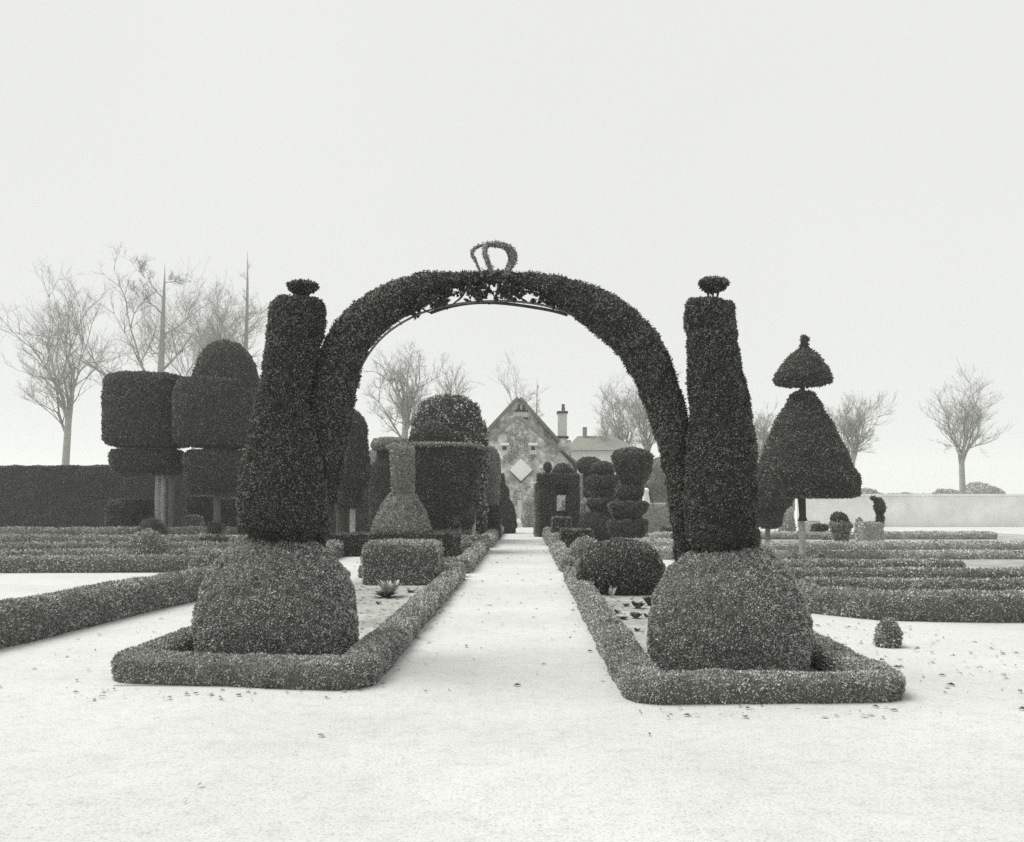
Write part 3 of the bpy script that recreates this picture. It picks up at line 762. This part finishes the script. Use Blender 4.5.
shrub('small bowl-shaped bush on a stub behind the ball bush on the left', 216, 8, 521, 541, 34, YEW, flat=0.1, base=0.3, p=4)
shrub('flat dark cushion bush behind the ball bush on the left', 214, 14, 536, 552, 28, YEW, flat=0.5, base=0.6, p=3)
shrub('small light ball bush left of the left pale dome', 208, 17, 547, 574, 19.8, BOX)
shrub('low dark domed bush at the foot of the pale split trunk', 152, 14, 517.5, 545, 33.2, YEW)
shrub('light rounded bush left of the cross rows at the photo edge', 148, 19, 530, 563, 23.5, BOX)
shrub('small squat box bush on the farthest left cross row', 193.5, 10, 514.5, 540, 36.8, BOX, p=5)

# yews seen under the left of the arch
dB = 31
tiers('clipped_yew', 'bullet-shaped dark yew on a thick trunk, touching the left arch leg', 351, dB, [
    ('clipped_bullet', [(344, 356, 411.5), (338, 361, 414), (334, 365, 421), (333, 367, 432), (332, 368.5, 455), (332, 370, 478), (334, 369, 486), (340, 362, 488)], {}),
    ('clipped_skirt', [(338, 362, 488), (334, 364, 492), (334, 362, 503), (338, 358, 508)], {})],
    [(341, 545, 480, 5.5, 5.5, M_DARKBARK), (352, 545, 480, 3.0, 3.0, M_BARKPALE)])
tiers('clipped_yew', 'mushroom-capped dark drum yew between the bullet yew and the big drum', 390, 40, [
    ('clipped_cap', [(384, 396, 438), (374, 406, 440), (371, 409, 445), (373, 408, 449.5), (380, 400, 450)], dict(mats=GOLD)),
    ('clipped_drum', [(378, 402, 450), (376, 404, 462), (371, 409, 466), (370, 410, 500), (370, 410, 536)], {})])
tiers('clipped_yew', 'huge domed yew covered in ivy, towering behind the big dark drum', 449, 36, [
    ('ivy_dome', [(442, 456, 397), (432, 466, 399), (424, 474, 404), (417, 480, 413), (413, 484, 425), (411, 487, 440), (410, 488, 460), (412, 486, 500), (414, 484, 541)], dict(mats=IVYLIGHT, amp=0.16, size=1.7, cover=1.0))], seg=72)
tiers('clipped_yew', 'big dark drum yew with a flat flared rim and small dome, behind the flask', 437, 29, [
    ('clipped_dome', dome_rows(432, 22, 421, 446, 0.1, 8), {}),
    ('rim', [(392, 480, 445.8), (388, 485, 446.6), (388, 485, 448.0), (393, 480, 449)], dict(mats=GOLD, amp=0.01)),
    ('clipped_drum', [(391, 482, 448.5), (391, 482, 452), (393, 481, 468), (396, 479, 484), (401, 476, 498), (408, 470, 510), (418, 460, 515)], {}),
    ('clipped_foot', [(428, 449, 514), (426, 448, 530), (428, 446, 552)], {})], seg=60)
tiers('clipped_yew', 'slim light column yew on a square dark block, right of the big drum', 489, 38, [
    ('clipped_column', [(486, 492, 446), (482, 497, 450), (480, 499, 460), (479, 500, 480), (479, 499, 506)], dict(mats=GOLD)),
    ('clipped_block', [(479, 499, 506), (478, 500, 509), (478, 500, 538)], dict(loft=dict(power=5.0)))])
tiers('clipped_yew', 'stepped dark yew widening downwards at the left of the house door', 500, 46, [
    ('clipped_dome', dome_rows(492, 8.5, 447, 476, 0.2, 8), {}),
    ('clipped_tier', [(486, 503, 474), (484, 504, 478), (484, 505, 487)], {}),
    ('clipped_tier', [(488, 507, 487), (487, 509, 492), (487, 510, 502)], {}),
    ('clipped_tier', [(490, 511, 502), (489, 514, 507), (488, 515.5, 516), (488, 515.5, 533.3)], {})])
tiers('clipped_yew', 'dark low tier yew with two stems between drum and path hedge', 463, 34, [
    ('clipped_tier', [(456, 474, 510), (454, 476, 514), (455, 475, 523), (459, 471, 527)], {})], [(461, 545, 524, 2, 2, M_BARK), (474, 545, 514, 2.2, 1.8, M_BARKPALE)])
shrub('small pale leafy bush between the flask and the stepped yews', 451, 6.5, 504, 533, 35, PALE)
shrub('low grey bush in the second left bed beside the plinth', 464, 11, 540, 556, 27, BOX, amp=0.08)
# flask on its dark plinth
pl = block('yew_plinth', 'dark rectangular yew plinth under the flask topiary', 'topiary', X(372, 24), X(456, 24), 23.4, 25.4, Z(533, 24), YEW, rnd=0.07)
block('yew_plinth', 'long low dark yew slab left of the flask plinth', 'topiary', X(322, 26.5), X(376, 26.5), 26.3, 27.5, Z(534.5, 26.5), YEW, rnd=0.07)
fl = foliage('flask_topiary', loft([(392, 412, 446.5), (390.5, 414, 448.5), (391, 414, 455), (392, 414, 470), (392, 413.5, 485), (392, 413, 493), (389, 416, 497), (384, 420, 503), (379, 425, 512), (375, 428, 521), (373, 431, 529), (373, 431, 534)], 24.3, 40), GOLD, None, d=14, cover=1.9)
tag(fl, 'light flask-shaped topiary with long neck standing on the dark plinth', 'topiary')
block('clipped_slab', 'light slab-shaped box bush in front of the dark plinth, rounded corners', 'topiary', X(363, 17.4), X(438.5, 17.4), 17.2, 18.5, Z(543, 17.2), BOX, rnd=0.16)
block('clipped_slab_foot', 'dark recessed foot of foliage under the light slab bush', 'topiary', X(370, 17.6), X(440, 17.6), 17.35, 18.3, 0.12, YEW) if False else None

# ------------------------------------------------------------------ right side under the arch
shrub('largest round dome bush on the right of the path, beside the right giant topiary', 621.5, 43.5, 538.5, 596, 16.0, IVY, flat=0.3, base=0.84, p=2.3, size=1.0, amp=0.035)
shrub('smaller round bush half hidden behind the largest dome bush', 586, 20, 537, 571, 21.2, BOX, flat=0.3, base=0.9)
block('clipped_cube', 'taller narrow square yew with light edges beside the green archway', 'topiary', X(552.5, 33), X(571, 33), 33, 33.9, Z(517.5, 33), IVY, 'square clipped yews right of the path', rnd=0.05)
block('clipped_cube', 'wider lower square yew with light edges, in front of the narrow one', 'topiary', X(561.5, 28), X(593, 28), 28, 29.1, Z(530, 28), IVY, 'square clipped yews right of the path', rnd=0.05)
# green archway block
D = 41.0
ga = thing('green_archway', 'dark yew block cut with an archway, right of the path before the house', 'topiary', (X(558, D), D, 0))
def gblock(nm, x0, x1, yt, yb, dd=0.0, dep=1.6, mats=YEW):
    return block(nm, '', '', X(x0, D), X(x1, D), D + dd, D + dd + dep, Z(yt, D), mats, parent=ga, amp=0.04, rnd=0.12, z0=max(0.0, Z(yb, D)))
gblock('clipped_pier', 538.5, 556, 479, 545); gblock('clipped_pier', 568, 579.5, 479, 545)
gblock('clipped_lintel', 537, 580, 473.5, 484, -0.1, 1.8)
gblock('clipped_web', 555.5, 568.5, 483, 495, 0.3, 0.9); gblock('clipped_sill', 555.5, 568.5, 511, 545, 0.3, 0.9)
gblock('clipped_buttress', 534.5, 539.2, 483, 545, 0.4, 0.9, GOLD)
bt = tiers('ball_topiary', 'tiny dark ball on a stalk above the left end of the green archway', 547.5, 41.6, [('ball', [(545.5, 549.5, 462.5), (543.5, 551.5, 464.5), (543.5, 551.5, 469), (545.5, 549.5, 471.5), (544.5, 550.5, 475)], dict(amp=0.02))], seg=16)
shrub('small dark dome above the right end of the green archway', 563, 10, 463.5, 474.5, 41.5, YEW, flat=0.15, amp=0.04)
bpy.data.objects['shrub.001'] if False else None
shrub('pale cone bush showing through the green archway', 563, 9, 497, 540, 44, PALE, p=1.4)
shrub('pale cone bush just right of the green archway', 584, 8.5, 497, 540, 43, PALE, p=1.4)
shrub('loose grey bush right of the house door, touching the archway', 530, 8, 490, 527, 57, PALE, amp=0.2)
shrub('small dark bush at the far end of the path by the doorstep', 512, 5, 519, 528, 56, YEW, amp=0.05)
tiers('clipped_yew', 'dark ball-headed yew behind, left of the tiered yews', 589, 44, [
    ('clipped_ball', [(583, 595, 457.5), (578.5, 600, 461), (577, 602, 466), (579, 600, 472), (585, 595, 474)], {}), ('clipped_body', [(584, 594, 474), (583, 596, 500), (583, 596, 535)], {})])
tiers('tiered_yew', 'rear tiered yew with dome top, drum, disc and big bottom dome', 602, 37, [
    ('clipped_dome', [(598, 608, 462), (592, 613, 465), (590.5, 615, 470), (594, 611, 475.5)], {}),
    ('clipped_tier', [(592, 614, 475.5), (588, 618, 478), (588, 618, 487), (591, 615, 489)], {}),
    ('clipped_tier', [(592, 614, 490), (589, 616, 491.5), (590, 615, 496), (593, 612, 497)], {}),
    ('clipped_disc', [(594, 614, 497), (588, 621, 499.5), (587, 622, 504), (591, 617, 509.5)], {}),
    ('clipped_mound', [(592, 606, 510.5), (585, 612, 514), (580, 618, 520), (578, 620, 527), (581, 617, 531), (586, 612, 541)], {})], group='tiered yews under the arch')
tiers('tiered_yew', 'front tiered yew with a large cup head over three stacked bowls', 629, 33, [
    ('clipped_cup', [(624, 640, 449), (616, 648, 451.5), (612, 653, 456), (612.5, 653, 460), (615, 651, 470), (619, 647, 480), (624, 643, 486)], {}),
    ('clipped_bowl', [(617, 643, 486.5), (615.5, 644, 489), (617, 642, 496), (623, 637, 501.5)], {}),
    ('clipped_bowl', [(612, 645, 502), (608, 648, 504), (609, 647, 510), (615, 640, 518), (619, 637, 520)], {}),
    ('clipped_bowl', [(610, 646, 520), (606.5, 648.5, 522), (608, 647, 530), (613, 642, 537), (618, 638, 545)], {})], group='tiered yews under the arch')
shrub('small dark dome bush at the foot of the pale hedge by the right arch leg', 667, 7.5, 526.5, 538, 39.5, YEW, amp=0.05)

# ------------------------------------------------------------------ umbrella yew on the right
D = 25.0
um = tiers('umbrella_yew', 'tall yew with a fringed umbrella cap above a faceted pyramid on a white-footed trunk', 803.5, D, [
    ('finial', [(802, 806, 335.5), (800.5, 808, 338), (800.5, 808, 347), (799, 810, 350)], dict(amp=0.02)),
    ('clipped_cap', [(799, 810, 349), (791, 817, 355), (783, 824, 364), (777, 829, 373), (774.5, 831, 379), (776, 831, 383), (786, 820, 384.5), (797, 809, 385)], dict(amp=0.03)),
    ('clipped_pyramid', [(798, 808, 391.5), (792, 814, 394), (789.5, 816.5, 399), (775, 831, 425), (764.5, 844, 453), (760.5, 848.5, 467), (760, 854, 474), (759.5, 856, 479), (759.5, 856, 495), (762, 852, 496.5)], dict(loft=dict(power=2.2), amp=0.03)),
    ], [(802, 562, 520, 3.6, 3.3, M_BARKPALE), (802, 521, 494, 3.3, 4.0, M_DARKBARK), (802.5, 397, 383, 2.2, 2.6, M_DARKBARK)], seg=48)
tiers('tiered_yew', 'dark stacked-bowl yew between the right giant column and the umbrella yew', 770, 36, [
    ('clipped_drum', [(752, 790, 490), (748, 794, 493), (750, 790, 505), (756, 784, 511)], {}),
    ('clipped_bowl', [(756, 784, 511), (754, 783, 514), (756, 781, 524), (762, 776, 528)], {})], [(768, 545, 526, 2.5, 2.5, M_BARK)], group='tiered yews at the right')
tiers('mushroom_bush', 'small mushroom-shaped bush with a dark cap before the white wall', 839, 36, [
    ('cap', [(836, 842, 512.5), (832, 846, 515.5), (831, 848, 519.5), (836, 843, 521.5)], dict(amp=0.03)),
    ('body', [(832, 848, 521.5), (829.5, 851, 524), (831, 850, 531), (835, 848, 536), (836, 847, 542)], dict(mats=BOX, amp=0.06))])
shrub('small flat-topped dark bush on a crooked stem right of the white trunk', 820, 8, 524, 539, 39, YEW, flat=0.4, base=0.5, p=4, amp=0.08)
shrub('pale round bush right of the white trunk', 813, 12, 521, 537, 42, PALE, amp=0.08)
shrub('pale bush with dark heart left of the white trunk', 787, 8, 505, 538, 40, PALE, amp=0.1)
block('straw_box_bush', 'straw-coloured square bush at the right photo edge below the bird topiary', 'bush', X(863.5, 34), X(884, 34), 34, 34.9, Z(523, 34), PALE, rnd=0.05)
tiers('bird_topiary', 'small dark bird-shaped topiary with bent neck above the straw-coloured bush', 876, 34.4, [
    ('body', [(876, 882, 499), (874.5, 884, 503), (874.5, 886, 508), (876, 884, 513)], dict(amp=0.02)),
    ('head', [(871, 875, 497), (870.5, 879, 499), (873, 880, 501)], dict(amp=0.015)),
    ('base', [(877, 883, 513), (876, 884, 518), (877, 883, 526)], dict(amp=0.01))], seg=14)
shrub('pale tiered knob bush between the mushroom and straw-coloured bushes', 858.5, 3.4, 517, 541, 37, PALE, p=4)
shrub('small dark round bush beside the white side path at the right edge', 888, 13, 618, 647, 9.95, BOX, amp=0.02)

# ------------------------------------------------------------------ plants and litter in the beds
def tuft(label, px, py, hw_, h, n, mats, wid=0.3, droop=0.4, seedv=1, name='leafy_plant', group='small plants in the front beds', r0=0.02):
    gx, gd = G(px, py); rnd = random.Random(seedv); a = Acc()
    for i in range(n):
        an = rnd.uniform(0, 2 * math.pi); L = W(h, gd) * rnd.uniform(0.6, 1.15); out = W(hw_, gd) * rnd.uniform(0.3, 1.0)
        wd = L * wid * rnd.uniform(0.6, 1.2); ca, sa = math.cos(an), math.sin(an); P = []
        for k in range(5):
            t = k / 4; z = L * (t - droop * t * t) ; o = r0 + out * t
            w_ = wd * math.sin(math.pi * min(0.96, 0.12 + t * 0.88)) * 0.5
            P.append((gx + ca * o - sa * w_, gd + sa * o + ca * w_, z + 0.01)); P.append((gx + ca * o + sa * w_, gd + sa * o - ca * w_, z + 0.01))
        a.add(P, [(2*k, 2*k+1, 2*k+3, 2*k+2) for k in range(4)])
    return tag(build(name, a, mats, None), label, 'plant', group)
tuft('spiky pale-tipped plant in the left bed before the slab bush', 389, 597, 15, 20, 90, PALE[1], 0.16, 0.25, 3)
tuft('dark leaf rosette at the foot of the spiky plant', 385, 598, 17, 11, 60, YEW[1], 0.4, 0.5, 4)
tuft('small pale tuft at the foot of the slab bush', 418, 585, 7, 11, 30, PALE[1], 0.18, 0.2, 5)
tuft('low dark plant just right of the spiky plant', 411, 593, 8, 5, 26, YEW[1], 0.5, 0.5, 6)
tuft('tiny dark weed in the middle of the left bed', 379, 605, 4, 5, 12, YEW[1], 0.5, 0.4, 7)
tuft('tiny dark weed near the path hedge of the left bed', 378, 625, 5, 3, 12, BOX[1], 0.5, 0.4, 8)
tuft('pale starry plant before the largest dome bush', 612, 598, 4, 13, 26, PALE[1], 0.2, 0.2, 9)
for k, (px, py, hw_, h, lab) in enumerate(((616, 614, 6, 6, 'dark rosette leftmost in the right bed'), (623, 620, 6, 5, 'dark rosette near the centre of the right bed'), (638, 609, 9, 11, 'large broad-leaved dark plant beside the right pale dome'), (636, 619, 8, 9, 'dark leaning leafy plant below the broad-leaved one'),
        (650, 606, 7, 13, 'upright dark plant touching the right pale dome'), (626, 607, 4, 5, 'small dark rosette above the centre of the right bed'), (647, 618, 3, 6, 'small upright leaf against the right pale dome'), (637, 632, 3, 5, 'tiny dark weed low in the right bed'), (625, 642, 3, 6, 'tiny dark weed nearest the camera in the right bed'), (630, 634, 3, 2, 'faint flat weed low in the right bed'))):
    tuft(lab, px, py, hw_, h, 16 + int(hw_ * 3), YEW[1], 0.5, 0.4, 20 + k)
# scattered dead leaves, uncountable
lit = Acc(); rnd = random.Random(77)
def litter(n, x0, x1, y0, y1):
    for i in range(n):
        x, y = rnd.uniform(x0, x1), rnd.uniform(y0, y1)
        if 1.9 < x1 - x0 < 2.05 and y0 < 8 and not (x0 < -8):
            x = x0 + (x1 - x0) * (rnd.betavariate(0.45, 0.45))
        s = (0.006 + 0.03 * rnd.random() ** 2.5) * (1 + y * 0.02); a = rnd.uniform(0, 6.3); t = rnd.uniform(0, 0.02)
        c, q = math.cos(a) * s, math.sin(a) * s
        lit.add([(x - c, y - q, 0.013), (x + q * .5, y - c * .5, 0.014 + t), (x + c, y + q, 0.016), (x - q * .5, y + c * .5, 0.014 + t)], [(0, 1, 2, 3)])
litter(900, PL - 2.2, PL - 0.4, 8.1, 18.4); litter(900, PR + 0.4, 2.9, 8.1, 15.4); litter(420, PL + 0.02, PR - 0.02, 7.5, 34); litter(60, -3.8, PL - .1, 7.2, 7.7); litter(60, PR + .1, 3.1, 6.6, 7.05); litter(45, -9, 9, 3.8, 7.0); litter(260, -5.2, -3.85, 7.4, 24); litter(200, 3.4, 5.2, 7.4, 12)
lo = build('fallen_leaves', lit, leaf_mat('dead_leaf', 0.08, 0.42), None, (0, 0, 0)); lo['kind'] = 'stuff'; tag(lo, 'scattered dead leaves and clods on soil and gravel', 'leaves')

# ------------------------------------------------------------------ haze
HAZE = 0.0009
hb = build('haze', Acc().box(-420, 420, -80, 720, -1.0, 32), bpy.data.materials.new('haze_air'), None, (0, 0, 0), smooth=False)
hm = hb.data.materials[0]; hm.use_nodes = True; hn = hm.node_tree
for n in list(hn.nodes): hn.nodes.remove(n)
pv = hn.nodes.new('ShaderNodeVolumePrincipled'); pv.inputs['Color'].default_value = (0.985, 1.0, 0.97, 1)
pv.inputs['Density'].default_value = HAZE; pv.inputs['Anisotropy'].default_value = 0.2
out = hn.nodes.new('ShaderNodeOutputMaterial'); hn.links.new(pv.outputs[0], out.inputs['Volume'])
struct(hb, 'stuff'); hb['label'] = 'pale winter haze in the air over the garden'
